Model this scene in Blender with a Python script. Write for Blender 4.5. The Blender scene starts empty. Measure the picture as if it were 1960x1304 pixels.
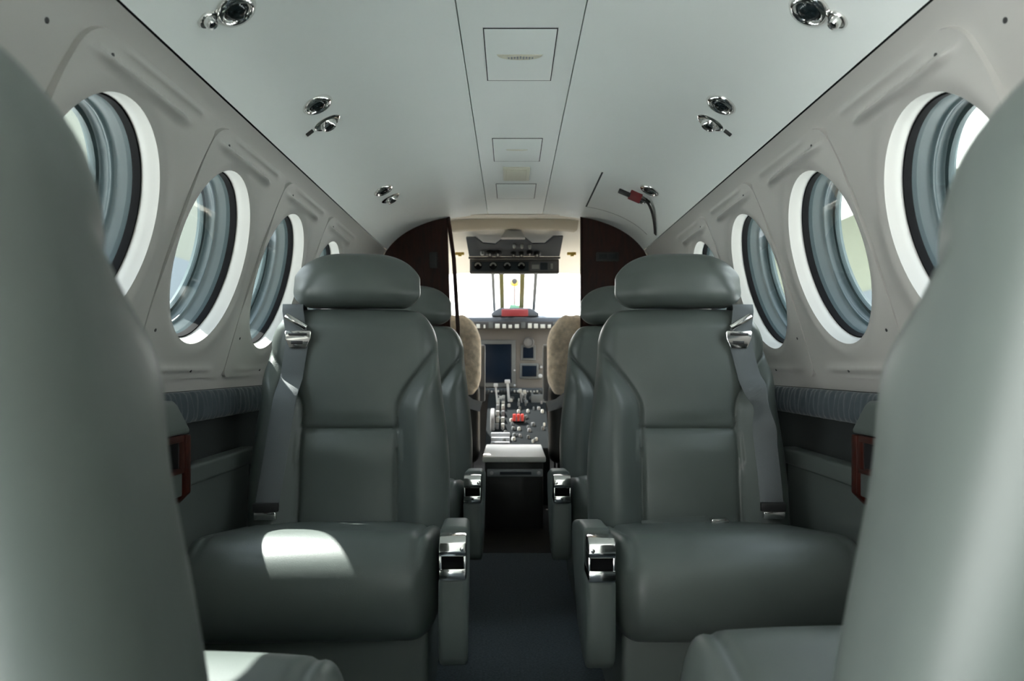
import bpy, bmesh, math, random
from mathutils import Vector, Matrix
from mathutils.geometry import delaunay_2d_cdt
random.seed(4)
PI = math.pi
C = bpy.context.scene.collection

# ------------------------------------------------------------------ materials
def newmat(name):
    m = bpy.data.materials.new(name); m.use_nodes = True
    return m, m.node_tree, m.node_tree.nodes['Principled BSDF']

def mat(name, col, rough=.5, metal=0., bump=0., bscale=400., var=0., vscale=6., spec=.5, sheen=0., coat=0., detail=3.):
    m, nt, p = newmat(name)
    p.inputs['Base Color'].default_value = (*col, 1)
    p.inputs['Roughness'].default_value = rough
    p.inputs['Metallic'].default_value = metal
    p.inputs['Specular IOR Level'].default_value = spec
    p.inputs['Sheen Weight'].default_value = sheen
    p.inputs['Coat Weight'].default_value = coat
    p.inputs['Coat Roughness'].default_value = .08
    if bump or var:
        tc = nt.nodes.new('ShaderNodeTexCoord')
    if bump:
        n = nt.nodes.new('ShaderNodeTexNoise'); n.inputs['Scale'].default_value = bscale; n.inputs['Detail'].default_value = detail
        b = nt.nodes.new('ShaderNodeBump'); b.inputs['Strength'].default_value = bump; b.inputs['Distance'].default_value = .002
        nt.links.new(tc.outputs['Object'], n.inputs['Vector'])
        nt.links.new(n.outputs['Fac'], b.inputs['Height'])
        nt.links.new(b.outputs['Normal'], p.inputs['Normal'])
    if var:
        n2 = nt.nodes.new('ShaderNodeTexNoise'); n2.inputs['Scale'].default_value = vscale; n2.inputs['Detail'].default_value = 5
        r = nt.nodes.new('ShaderNodeValToRGB')
        r.color_ramp.elements[0].position = .3; r.color_ramp.elements[1].position = .7
        r.color_ramp.elements[0].color = (*[c * (1 - var) for c in col], 1)
        r.color_ramp.elements[1].color = (*[min(1, c * (1 + var)) for c in col], 1)
        nt.links.new(tc.outputs['Object'], n2.inputs['Vector'])
        nt.links.new(n2.outputs['Fac'], r.inputs['Fac'])
        nt.links.new(r.outputs['Color'], p.inputs['Base Color'])
    return m

M = {}
M['leather'] = mat('leather', (.074, .088, .081), .40, bump=.10, bscale=520, var=.06, vscale=9, spec=.45)
M['leather_trim'] = mat('leather_trim', (.072, .086, .079), .46, bump=.10, bscale=520, spec=.4)
M['webbing'] = mat('webbing', (.105, .116, .120), .6, bump=.3, bscale=900, spec=.3)
M['white'] = mat('white_plastic', (.455, .445, .42), .38, bump=.03, bscale=700, spec=.4)
M['ceiling'] = mat('ceiling_vinyl', (.85, .885, .86), .48, bump=.05, bscale=800, var=.02, vscale=2, spec=.35)
M['cover'] = mat('cover_plastic', (.855, .89, .865), .45, spec=.35)
M['ivory'] = mat('ivory_plastic', (.70, .68, .56), .45)
M['chrome'] = mat('chrome', (.80, .79, .77), .12, metal=1.)
M['steel'] = mat('brushed_steel', (.62, .62, .62), .28, metal=1.)
M['black'] = mat('black_plastic', (.012, .012, .013), .45)
M['rubber'] = mat('black_rubber', (.003, .003, .0035), .7, spec=.08)
M['tunnel'] = mat('window_tunnel', (.020, .034, .037), .40, spec=.35)
M['frame_grey'] = mat('window_frame_metal', (.010, .026, .028), .5)
M['carpet'] = mat('carpet', (.052, .064, .072), .95, bump=.8, bscale=450, var=.25, vscale=160, spec=.1)
M['threshold'] = mat('black_threshold', (.006, .006, .006), .8, spec=.2)
M['recess'] = mat('recess_fabric', (.030, .034, .034), .9, bump=.2, bscale=500, spec=.1)
M['pleat'] = mat('pleated_fabric', (.040, .054, .063), .75, bump=.25, bscale=600, spec=.2, sheen=.2)
M['beige'] = mat('cockpit_headliner', (.74, .70, .61), .6, bump=.05)
M['beige2'] = mat('cockpit_header', (.44, .39, .29), .6)
M['panel'] = mat('instrument_panel_paint', (.112, .108, .104), .55)
M['bezel'] = mat('bezel_grey', (.075, .085, .09), .5)
M['glare'] = mat('glareshield_vinyl', (.045, .055, .07), .6, bump=.2)
M['overhead'] = mat('overhead_panel_paint', (.022, .032, .042), .6)
M['overhead2'] = mat('overhead_bezel', (.09, .09, .085), .5)
M['screen'] = mat('display_screen', (.002, .006, .014), .35, spec=.12)
M['lens'] = mat('switch_lens', (.34, .35, .33), .4)
M['lens2'] = mat('dim_lens', (.05, .055, .055), .4)
M['red'] = mat('red_cover', (.15, .010, .013), .5)
M['redknob'] = mat('red_knob', (.55, .05, .04), .4)
M['grey'] = mat('grey_paint', (.13, .135, .14), .45)
M['lightgrey'] = mat('light_grey_paint', (.33, .35, .37), .4)
M['ped'] = mat('pedestal_black', (.008, .010, .011), .9, spec=.05)
M['sheep'] = mat('sheepskin', (.70, .61, .49), .95, bump=1., bscale=160, var=.18, vscale=50, spec=.1, sheen=.4)
M['box'] = mat('box_vinyl', (.88, .86, .82), .5)
M['olive'] = mat('olive_post', (.14, .135, .045), .5)
M['stem'] = mat('stem_paint', (.16, .13, .12), .5)
M['brass'] = mat('compass_brass', (.62, .43, .10), .3, metal=.6)
M['green'] = mat('green_mount', (.08, .20, .12), .5)
M['seal'] = mat('window_seal_grey', (.15, .16, .16), .6)
M['skin'] = mat('fuselage_paint', (.8, .8, .8), .4)
M['screw'] = mat('screw_dark', (.06, .06, .06), .4, metal=.5)
M['groove'] = mat('groove_shadow_gap', (.03, .035, .035), .8)
M['highlight_blue'] = mat('highlight_paint', (.45, .55, .62), .3)  # light put into colour: pale blue gleam on the left console lid

def wood():
    m, nt, p = newmat('mahogany')
    tc = nt.nodes.new('ShaderNodeTexCoord'); mp = nt.nodes.new('ShaderNodeMapping')
    mp.inputs['Scale'].default_value = (9, 9, 1.2)
    w = nt.nodes.new('ShaderNodeTexNoise'); w.inputs['Scale'].default_value = 5; w.inputs['Detail'].default_value = 8; w.inputs['Distortion'].default_value = 1.5
    r = nt.nodes.new('ShaderNodeValToRGB')
    r.color_ramp.elements[0].color = (.013, .0032, .0018, 1); r.color_ramp.elements[0].position = .3
    r.color_ramp.elements[1].color = (.042, .0095, .0050, 1); r.color_ramp.elements[1].position = .75
    nt.links.new(tc.outputs['Object'], mp.inputs['Vector']); nt.links.new(mp.outputs['Vector'], w.inputs['Vector'])
    nt.links.new(w.outputs['Fac'], r.inputs['Fac']); nt.links.new(r.outputs['Color'], p.inputs['Base Color'])
    p.inputs['Specular IOR Level'].default_value = .2; p.inputs['Roughness'].default_value = .45; p.inputs['Coat Weight'].default_value = .06; p.inputs['Coat Roughness'].default_value = .12
    return m
M['wood'] = wood()
M['redwood'] = mat('red_mahogany_edge', (.030, .0042, .0017), .35, spec=.25, coat=.12, var=.4, vscale=30)

def glass(name, tint, haze=0.):
    m = bpy.data.materials.new(name); m.use_nodes = True; nt = m.node_tree
    for n in list(nt.nodes): nt.nodes.remove(n)
    o = nt.nodes.new('ShaderNodeOutputMaterial'); mx = nt.nodes.new('ShaderNodeMixShader')
    t = nt.nodes.new('ShaderNodeBsdfTransparent'); t.inputs['Color'].default_value = (*tint, 1)
    g = nt.nodes.new('ShaderNodeBsdfGlossy'); g.inputs['Roughness'].default_value = .02
    f = nt.nodes.new('ShaderNodeLayerWeight'); pw = nt.nodes.new('ShaderNodeMath'); pw.operation = 'POWER'; pw.inputs[1].default_value = 5
    ml = nt.nodes.new('ShaderNodeMath'); ml.operation = 'MULTIPLY_ADD'; ml.inputs[1].default_value = .92; ml.inputs[2].default_value = .05
    nt.links.new(f.outputs['Facing'], pw.inputs[0]); nt.links.new(pw.outputs[0], ml.inputs[0]); nt.links.new(ml.outputs[0], mx.inputs[0])
    f.inputs['Blend'].default_value = .5
    nt.links.new(t.outputs[0], mx.inputs[1]); nt.links.new(g.outputs[0], mx.inputs[2])
    if haze:
        h = nt.nodes.new('ShaderNodeBsdfDiffuse'); h.inputs['Color'].default_value = (.75, .8, .82, 1)
        m2 = nt.nodes.new('ShaderNodeMixShader'); m2.inputs[0].default_value = haze
        nt.links.new(mx.outputs[0], m2.inputs[1]); nt.links.new(h.outputs[0], m2.inputs[2]); nt.links.new(m2.outputs[0], o.inputs[0])
    else:
        nt.links.new(mx.outputs[0], o.inputs[0])
    return m
M['glass'] = glass('window_glass', (.94, .975, .975), .012)
M['windshield'] = glass('windshield_glass', (.97, .98, .97), 0)
M['lamp_lens'] = mat('dark_lamp_lens', (.010, .016, .018), .12)

# ------------------------------------------------------------------ mesh helpers
def add(bm, other):
    tmp = bpy.data.meshes.new('t'); other.to_mesh(tmp); other.free(); bm.from_mesh(tmp); bpy.data.meshes.remove(tmp)

def obj(name, bm, m, parent=None, smooth=True, angle=40):
    me = bpy.data.meshes.new(name)
    bmesh.ops.recalc_face_normals(bm, faces=bm.faces[:])
    if smooth:
        for f in bm.faces: f.smooth = True
        ca = math.radians(angle)
        for e in bm.edges:
            e.smooth = not (len(e.link_faces) == 2 and e.calc_face_angle(0) > ca)
    bm.to_mesh(me); bm.free()
    for x in (m if isinstance(m, (list, tuple)) else [m]): me.materials.append(M[x] if isinstance(x, str) else x)
    o = bpy.data.objects.new(name, me); C.objects.link(o)
    if parent: o.parent = parent
    return o

def empty(name, loc=(0, 0, 0), rz=0, label=None, cat=None, group=None, kind=None, parent=None):
    o = bpy.data.objects.new(name, None); C.objects.link(o); o.location = loc; o.rotation_euler = (0, 0, rz)
    o.empty_display_size = .05
    if parent: o.parent = parent
    return tag(o, label, cat, group, kind)

def tag(o, label=None, cat=None, group=None, kind=None):
    if label: o['label'] = label
    if cat: o['category'] = cat
    if group: o['group'] = group
    if kind: o['kind'] = kind
    return o

def struct(name, bm, m, **k):
    o = obj(name, bm, m, **k); o['kind'] = 'structure'; return o

def box(bm, x0, x1, y0, y1, z0, z1, bev=0., seg=2, mi=0, mx=None):
    b = bmesh.new(); bmesh.ops.create_cube(b, size=1.)
    for v in b.verts:
        v.co = Vector((x0 + (v.co.x + .5) * (x1 - x0), y0 + (v.co.y + .5) * (y1 - y0), z0 + (v.co.z + .5) * (z1 - z0)))
    if bev: bmesh.ops.bevel(b, geom=b.edges[:], offset=bev, segments=seg, affect='EDGES', profile=.5)
    for f in b.faces: f.material_index = mi
    if mx: bmesh.ops.transform(b, matrix=mx, verts=b.verts[:])
    add(bm, b); return bm

def bx(*a, **k): return box(bmesh.new(), *a, **k)

def prism(bm, pts, a0, a1, axis='x', bev=0., seg=2, mi=0, mx=None):
    """extrude a 2-D polygon along an axis; pts are the two other coordinates in order"""
    b = bmesh.new()
    def P(u, w, a): return {'x': (a, u, w), 'y': (u, a, w), 'z': (u, w, a)}[axis]
    A = [b.verts.new(P(u, w, a0)) for u, w in pts]; B = [b.verts.new(P(u, w, a1)) for u, w in pts]
    n = len(pts)
    b.faces.new(A); b.faces.new(B[::-1])
    for i in range(n): b.faces.new((A[i], B[i], B[(i + 1) % n], A[(i + 1) % n]))
    bmesh.ops.recalc_face_normals(b, faces=b.faces[:])
    if bev: bmesh.ops.bevel(b, geom=b.edges[:], offset=bev, segments=seg, affect='EDGES', profile=.5)
    for f in b.faces: f.material_index = mi
    if mx: bmesh.ops.transform(b, matrix=mx, verts=b.verts[:])
    add(bm, b); return bm

def lathe(bm, prof, n=32, mx=None, mi=0, sx=1., sy=1.):
    b = bmesh.new(); rings = []
    for r, z in prof:
        if r < 1e-6: rings.append([b.verts.new((0, 0, z))])
        else: rings.append([b.verts.new((sx * r * math.cos(2 * PI * i / n), sy * r * math.sin(2 * PI * i / n), z)) for i in range(n)])
    for A, B in zip(rings, rings[1:]):
        for i in range(n):
            j = (i + 1) % n
            if len(A) == 1 and len(B) == 1: continue
            if len(A) == 1: b.faces.new((A[0], B[i], B[j]))
            elif len(B) == 1: b.faces.new((A[i], B[0], A[j]))
            else: b.faces.new((A[i], B[i], B[j], A[j]))
    for f in b.faces: f.material_index = mi
    if mx: bmesh.ops.transform(b, matrix=mx, verts=b.verts[:])
    add(bm, b); return bm

def tube(bm, pts, r, n=10, mi=0, cap=True):
    b = bmesh.new(); P = [Vector(p) for p in pts]; rings = []
    for i, p in enumerate(P):
        t = (P[min(i + 1, len(P) - 1)] - P[max(i - 1, 0)]).normalized()
        a = Vector((0, 0, 1)) if abs(t.z) < .9 else Vector((1, 0, 0))
        u = t.cross(a).normalized(); w = t.cross(u)
        rr = r[i] if isinstance(r, (list, tuple)) else r
        rings.append([b.verts.new(p + rr * (math.cos(2 * PI * k / n) * u + math.sin(2 * PI * k / n) * w)) for k in range(n)])
    for A, B in zip(rings, rings[1:]):
        for k in range(n): b.faces.new((A[k], A[(k + 1) % n], B[(k + 1) % n], B[k]))
    if cap: b.faces.new(rings[0]); b.faces.new(rings[-1][::-1])
    for f in b.faces: f.material_index = mi
    add(bm, b); return bm

def ribbon(bm, pts, wdir, width, th, mi=0):
    """flat strap: pts = centre line, wdir = across direction (one, or one per point)"""
    b = bmesh.new(); P = [Vector(p) for p in pts]; rings = []
    for i, p in enumerate(P):
        t = (P[min(i + 1, len(P) - 1)] - P[max(i - 1, 0)]).normalized()
        w = Vector(wdir[i] if isinstance(wdir, list) else wdir); w = (w - t * w.dot(t)).normalized(); n = t.cross(w)
        h = (width[i] if isinstance(width, list) else width) / 2
        rings.append([b.verts.new(p + w * a * h + n * c * th / 2) for a, c in ((-1, -.6), (-.96, -1), (.96, -1), (1, -.6), (1, .6), (.96, 1), (-.96, 1), (-1, .6))])
    for A, B in zip(rings, rings[1:]):
        for k in range(8): b.faces.new((A[k], A[(k + 1) % 8], B[(k + 1) % 8], B[k]))
    b.faces.new(rings[0]); b.faces.new(rings[-1][::-1])
    for f in b.faces: f.material_index = mi
    add(bm, b); return bm

def soft_box(h, r, n, deform=None, c=(0, 0, 0)):
    """rounded box with an even grid on its faces; r = radii per axis or function of z sign; deform acts on local co"""
    bm = bmesh.new(); cache = {}
    def pt(i, j, k):
        key = (i, j, k)
        if key in cache: return cache[key]
        p = [2 * i / n[0] - 1, 2 * j / n[1] - 1, 2 * k / n[2] - 1]
        q = []; base = []
        rr = r(p[2]) if callable(r) else r
        for a in range(3):
            x = p[a] * h[a]; lim = h[a] - rr[a]
            b_ = max(-lim, min(lim, x)); base.append(b_); q.append((x - b_) / rr[a])
        L = math.sqrt(sum(t * t for t in q)) or 1
        m = max(abs(t) for t in q)
        v = Vector([base[a] + rr[a] * q[a] / L * (1 if m > 0 else 0) for a in range(3)])
        if deform: v = Vector(deform(v.x, v.y, v.z))
        cache[key] = bm.verts.new(v + Vector(c)); return cache[key]
    N = n
    for a in range(3):
        b, d = [(1, 2), (0, 2), (0, 1)][a]
        for side in (0, N[a]):
            for u in range(N[b]):
                for w in range(N[d]):
                    def mk(uu, ww):
                        t = [0, 0, 0]; t[a] = side; t[b] = uu; t[d] = ww; return pt(*t)
                    try: bm.faces.new((mk(u, w), mk(u + 1, w), mk(u + 1, w + 1), mk(u, w + 1)))
                    except ValueError: pass
    return bm

def sstep(a, b, x):
    t = max(0., min(1., (x - a) / (b - a))); return t * t * (3 - 2 * t)
def gauss(x, s): return math.exp(-(x / s) ** 2)

# ------------------------------------------------------------------ cabin profile
EYE = .73
TILT = .27
def straight(z): return .66 - math.tan(TILT) * (z - .96)
WALL = [(straight(z), z) for z in (.66, .72, .80, .88, .96, 1.04, 1.12, 1.18)] + [(.586, 1.212), (.566, 1.236)]
CEIL = [(.5635, 1.2385), (.539, 1.268), (.503, 1.300), (.455, 1.330), (.395, 1.356), (.32, 1.377), (.22, 1.391), (.122, 1.397)]

class Prof:
    def __init__(s, P):
        Q = [Vector(p) for p in P]; out = []
        for i in range(len(Q) - 1):
            p0, p1, p2, p3 = Q[max(i - 1, 0)], Q[i], Q[i + 1], Q[min(i + 2, len(Q) - 1)]
            for k in range(8):
                t = k / 8
                out.append(.5 * ((2 * p1) + (p2 - p0) * t + (2 * p0 - 5 * p1 + 4 * p2 - p3) * t * t + (3 * p1 - p0 - 3 * p2 + p3) * t ** 3))
        out.append(Q[-1]); s.p = out; s.s = [0.]
        for a, b in zip(out, out[1:]): s.s.append(s.s[-1] + (b - a).length)
        s.L = s.s[-1]
    def at(s, q):
        q = max(0., min(s.L, q)); i = 0
        while i < len(s.s) - 2 and s.s[i + 1] < q: i += 1
        a, b = s.p[i], s.p[i + 1]; t = (q - s.s[i]) / (s.s[i + 1] - s.s[i])
        p = a.lerp(b, t); d = (b - a).normalized(); return p, Vector((d.y, -d.x))       # outward normal (for the +X side)
    def find_z(s, z):
        for i in range(len(s.p) - 1):
            if s.p[i].y <= z <= s.p[i + 1].y: return s.s[i] + (z - s.p[i].y) / (s.p[i + 1].y - s.p[i].y) * (s.s[i + 1] - s.s[i])
        return s.L
WP = Prof(WALL); CP = Prof(CEIL)
S_WIN = WP.find_z(.96)
def wp(side, y, s, off=0.):
    p, n = WP.at(s); p = p + n * off
    return Vector((side * p.x, y, p.y))
def cp(side, y, s, off=0.):
    p, n = CP.at(s); p = p + n * off
    return Vector((side * p.x, y, p.y))

def ellipse(cy, cs, a, b, n=72): return [(cy + a * math.cos(2 * PI * i / n), cs + b * math.sin(2 * PI * i / n)) for i in range(n)]
def rounded(poly, rads, seg=10):
    out = []; n = len(poly)
    for i in range(n):
        p = Vector(poly[i]); a = (Vector(poly[i - 1]) - p); b = (Vector(poly[(i + 1) % n]) - p)
        la, lb = a.length, b.length; a.normalize(); b.normalize()
        ang = a.angle(b); d = min(rads[i] / math.tan(ang / 2), la * .48, lb * .48); r = d * math.tan(ang / 2)
        c = p + (a + b).normalized() * (r / math.sin(ang / 2))
        s = p + a * d; e = p + b * d
        v0 = s - c; v1 = e - c; tot = v0.angle_signed(v1)
        for k in range(seg + 1):
            th = -tot * k / seg
            cs_, sn = math.cos(th), math.sin(th)
            out.append((c.x + v0.x * cs_ - v0.y * sn, c.y + v0.x * sn + v0.y * cs_))
    return out
def inside(p, poly):
    x, y = p; c = False; n = len(poly)
    for i in range(n):
        x1, y1 = poly[i]; x2, y2 = poly[i - 1]
        if (y1 > y) != (y2 > y) and x < (x2 - x1) * (y - y1) / (y2 - y1) + x1: c = not c
    return c
def pdist(p, poly):
    return min((p[0] - a) ** 2 + (p[1] - b) ** 2 for a, b in poly) ** .5

def sheet(outer, holes, step, mapf, extra=()):
    """triangulated surface in a 2-D chart, mapped to 3-D"""
    ys = [p[0] for p in outer]; ss = [p[1] for p in outer]
    pts = []; cons = []
    for loop in [outer] + holes:
        k = len(pts); pts += [Vector(p) for p in loop]; n = len(loop)
        cons += [(k + i, k + (i + 1) % n) for i in range(n)]
    y = min(ys) + step * .5
    while y < max(ys):
        s = min(ss) + step * .5
        while s < max(ss):
            p = (y, s)
            if inside(p, outer) and not any(inside(p, h) for h in holes) and pdist(p, outer) > step * .4 and all(pdist(p, h) > step * .4 for h in holes):
                pts.append(Vector(p))
            s += step
        y += step
    for p in extra:
        if inside(p, outer) and not any(inside(p, h) for h in holes) and pdist(p, outer) > .003 and all(pdist(p, h) > .003 for h in holes): pts.append(Vector(p))
    V, E_, F, *_ = delaunay_2d_cdt(pts, cons, [], 0, 1e-7)
    bm = bmesh.new(); vs = [bm.verts.new(mapf(v.x, v.y)) for v in V]
    for f in F:
        c = sum((V[i] for i in f), Vector((0, 0))) / len(f)
        if inside(c, outer) and not any(inside(c, h) for h in holes):
            try: bm.faces.new([vs[i] for i in f])
            except ValueError: pass
    for v in [v for v in bm.verts if not v.link_faces]: bm.verts.remove(v)
    return bm

def refine(loop, step):
    out = []; n = len(loop)
    for i in range(n):
        a, b = Vector(loop[i]), Vector(loop[(i + 1) % n]); k = max(1, int((b - a).length / step))
        out += [tuple(a.lerp(b, j / k)) for j in range(k)]
    return out

def strip(bm, loops, closed=True, mi=0):
    """quads between successive loops of 3-D points"""
    b = bmesh.new(); R = [[b.verts.new(p) for p in L] for L in loops]; n = len(loops[0])
    for A, B in zip(R, R[1:]):
        for i in range(n if closed else n - 1): b.faces.new((A[i], A[(i + 1) % n], B[(i + 1) % n], B[i]))
    for f in b.faces: f.material_index = mi
    add(bm, b); return bm

# ------------------------------------------------------------------ the setting
Y0, Y1 = -1.5, 3.0            # aft bulkhead, forward partition
DOOR = .20                   # the open entrance is on the left, aft of this
WA, WB = .156, .188           # window half sizes
WIN = [1.044, 1.449, 1.854, 2.259]
AFT = .42                     # one more window beside the rear seats, each side
PT, PB = 1.207, .704          # top / bottom heights of the window panels
EDGE = [(-.190, .704), (-.189, .76), (-.186, .85), (-.181, .93), (-.174, .99), (-.162, 1.06), (-.147, 1.12), (-.116, 1.207)]
def panel_loop(w, g=0.):
    near = [(w + d - g, WP.find_z(z)) for d, z in EDGE]; far = [(w + d + .4005 + g, WP.find_z(z)) for d, z in EDGE]
    near[0] = (near[0][0], near[0][1] - g); far[0] = (far[0][0], far[0][1] - g); near[-1] = (near[-1][0], near[-1][1] + g); far[-1] = (far[-1][0], far[-1][1] + g)
    poly = far + near[::-1]
    rad = [.032] + [.5] * 6 + [.03] + [.075] + [.5] * 6 + [.032]
    return rounded(poly, rad, 6)

def make_side(side, tagname):
    ys0 = DOOR if side < 0 else Y0
    wins = WIN + ([AFT] if side > 0 else [])
    s0, s1 = 0, WP.L
    outer = refine([(ys0, s0), (Y1, s0), (Y1, s1), (ys0, s1)], .05)
    holes = [ellipse(w, S_WIN, WA + .010, WB + .010, 72) for w in wins]
    bm = sheet(outer, holes, .03, lambda y, s: wp(side, y, s))
    # rolled-in lower lip of the white liner
    lip = [[wp(side, ys0 + (Y1 - ys0) * i / 60, 0, o) + Vector((0, 0, dz)) for i in range(61)] for o, dz in ((0, 0), (.002, -.006), (.010, -.009), (.05, -.009))]
    strip(bm, lip, closed=False)
    bmesh.ops.remove_doubles(bm, verts=bm.verts[:], dist=1e-5)
    struct('wall_' + tagname, bm, 'white', angle=60)
    # outer skin with the window openings, from floor to roof
    SK = Prof([(.70, -.12), (.765, .15), (.80, .45), (.80, .62)] + [(straight(z) + .094, z + .026) for z in (.72, .80, .88, .96, 1.04, 1.12, 1.18)] + [(.60, 1.34), (.47, 1.42), (.25, 1.475), (0, 1.485)])
    sw = None
    def sm(y, s):
        p, n = SK.at(s); return Vector((side * p.x, y, p.y))
    swz = .96 + .026
    sw = SK.find_z(swz)
    outer = refine([(ys0, 0), (Y1 + .02, 0), (Y1 + .02, SK.L), (ys0, SK.L)], .06)
    holes = [ellipse(w, sw, .134, .164, 48) for w in wins]
    bm = sheet(outer, holes, .06, sm)
    if side < 0:
        i0 = SK.find_z(1.30)
        add(bm, sheet(refine([(Y0, i0), (DOOR, i0), (DOOR, SK.L), (Y0, SK.L)], .06), [], .06, sm))
    struct('wall_outer_' + tagname, bm, 'skin', angle=60)
    # lower wall in dark fabric
    bm = bmesh.new()
    prof = [(.724, .675), (.720, .60), (.716, .50), (.714, .25), (.712, 0)]
    strip(bm, [[Vector((side * x, ys0 + (Y1 - ys0) * i / 20, z)) for i in range(21)] for x, z in prof], closed=False)
    struct('wall_lower_' + tagname, bm, 'recess')

def make_window(idx, side, w):
    nm = 'window_%d' % idx
    c = wp(side, w, S_WIN)
    root = empty(nm, c, kind='structure')
    inv = Matrix.Translation(-c)
    def put(name, bm, m, parent=root, **k):
        bmesh.ops.transform(bm, matrix=inv if parent is root else Matrix.Identity(4), verts=bm.verts[:])
        return obj(name, bm, m, parent, **k)
    # moulded panel with brow crease, soft ring and bottom roll
    sC = WP.find_z(1.168); sT = WP.find_z(1.205); sB = WP.find_z(.725)
    def mapf(y, s):
        d = .0090
        loopd = math.hypot((y - w) / WA, (s - S_WIN) / WB)
        d += .007 * (1 - sstep(1.0, 1.35, loopd)) - .006 * gauss(loopd - 1.0, .06)
        u = y - (w + .030)
        fade = sstep(-.150, -.105, u) * (1 - sstep(.10, .165, u))
        v = s - sC - .25 * (u + .02) ** 2 * (1 if u < -.02 else 0)
        d += .0130 * fade * (gauss(v, .0050) if v > 0 else gauss(v, .0090))
        u2 = y - (w + .085)
        d += .0045 * sstep(-.15, -.10, u2) * (1 - sstep(.10, .16, u2)) * gauss(s - sC - .030, .006)
        d += .006 * gauss(s - sB, .008) * sstep(-.16, -.10, y - w) * (1 - sstep(.10, .16, y - w))
        return wp(side, y, s, -d)
    outl = panel_loop(w)
    inner = ellipse(w, S_WIN, WA, WB, 72)
    ex = [(w - .15 + .005 * k, sC + dv) for k in range(72) for dv in (-.018, -.012, -.008, -.005, -.002, .001, .004, .007, .011, .024, .027, .030, .033, .036)]
    ex += [(w - .17 + .006 * k, sB + dv) for k in range(60) for dv in (-.012, -.006, 0, .006, .012)]
    bm = sheet(outl, [inner], .0075, mapf, ex)
    strip(bm, [[mapf(*p) for p in outl], [wp(side, *p, .0005) for p in outl]])
    bmesh.ops.remove_doubles(bm, verts=bm.verts[:], dist=1e-5)
    pan = put('window_panel', bm, 'white', angle=50)
    # white reveal: soft roll then a cone
    def ring(a, b, off): return [wp(side, y, s, off) for y, s in ellipse(w, S_WIN, a, b, 72)]
    def mring(a, b): return [mapf(y, s) for y, s in ellipse(w, S_WIN, a, b, 72)]
    L = [mring(WA, WB), ring(WA - .0012, WB - .0012, -.002), ring(WA - .003, WB - .003, .004), ring(WA - .0045, WB - .0045, .012), ring(WA - .0055, WB - .0055, .021)]
    put('reveal', strip(bmesh.new(), L), 'white')
    L = [ring(WA - .0050, WB - .0050, .0195), ring(WA - .0085, WB - .0085, .0195), ring(WA - .0095, WB - .0095, .026), ring(WA - .0100, WB - .0100, .033), ring(WA - .006, WB - .006, .036)]
    put('gasket', strip(bmesh.new(), L), 'rubber')
    L = [ring(WA - .0095, WB - .0095, .033)]
    for k in range(1, 25):
        o = .036 + k * .0025; t = k / 24; e = .0105 + .011 * t + .0035 * gauss(t - .48, .07) + .002 * gauss(t - .8, .06)
        L.append(ring(WA - e, WB - e, o))
    put('tunnel', strip(bmesh.new(), L), 'tunnel')
    L = [ring(.136, .166, .084), ring(.129, .159, .086), ring(.127, .157, .094), ring(.137, .167, .105), ring(.142, .172, .097)]
    put('outer_frame', strip(bmesh.new(), L), 'frame_grey')
    def disc(a, b, off):
        b_ = bmesh.new(); R = [[b_.verts.new(wp(side, y, s, off)) for y, s in ellipse(w, S_WIN, a * f, b * f, 48)] for f in (1, .5)]
        cc = b_.verts.new(wp(side, w, S_WIN, off))
        for i in range(48):
            j = (i + 1) % 48
            b_.faces.new((R[0][i], R[0][j], R[1][j], R[1][i])); b_.faces.new((R[1][i], R[1][j], cc))
        return b_
    put('inner_pane', disc(WA - .0096, WB - .0096, .031), 'glass')
    put('outer_pane', disc(.129, .159, .090), 'glass')
    for (dy, z) in ((-.065, 1.178), (-.150, .80), (.03, .722)):
        p = mapf(w + dy, WP.find_z(z)); nn = (wp(side, w, S_WIN, -1) - wp(side, w, S_WIN)).normalized()
        mx = Matrix.Translation(p) @ nn.to_track_quat('Z', 'Y').to_matrix().to_4x4()
        put('screw', lathe(bmesh.new(), [(.0035, -.001), (.0035, .0006), (.0026, .001), (0, .001)], 12, mx), 'screw')
    return root

for side, nm in ((-1, 'left'), (1, 'right')): make_side(side, nm)
i = 1
for side in (-1, 1):
    for w in WIN + ([AFT] if side > 0 else []):
        make_window(i, side, w); i += 1

# ceiling: two curved panels and a flat centre panel with shadow gaps
for side, nm in ((-1, 'left'), (1, 'right')):
    bm = bmesh.new(); n = 40
    rows = [[cp(side, Y0 + (Y1 - Y0) * i / 40, CP.L * k / n) for i in range(41)] for k in range(n + 1)]
    edge0 = [p + Vector((side * .010, 0, .012)) for p in rows[0]]
    edge1 = [p + Vector((0, 0, .02)) for p in rows[-1]]
    strip(bm, [edge0] + rows + [edge1], closed=False)
    fwd = [[r[-1] + Vector((0, d, 0)) for r in rows] for d in (0, .03)]
    strip(bm, fwd, closed=False)
    struct('ceiling_' + nm, bm, 'ceiling')
struct('ceiling', bx(-.1195, .1195, Y0, Y1 + .03, 1.3965, 1.415, .0015), 'ceiling')
# dark backing above the gaps
struct('ceiling_backing', bx(-.15, .15, Y0, Y1, 1.418, 1.422), 'groove')
for side, nm in ((-1, 'left'), (1, 'right')):
    bm = bx(min(side * .56, side * .60), max(side * .56, side * .60), Y0, Y1, 1.2475, 1.2555)
    struct('trim_%d' % (1 if side < 0 else 2), bm, 'groove')

struct('floor', bx(-.712, .712, Y0, 2.66, -.02, 0), 'carpet')
struct('floor_threshold', bx(-.712, .712, 2.66, 4.4, -.02, .0015), 'threshold')
bm = bmesh.new(); box(bm, -.75, .75, Y0 - .03, Y0, -.1, 1.48); struct('wall_aft', bm, 'ceiling')
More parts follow.
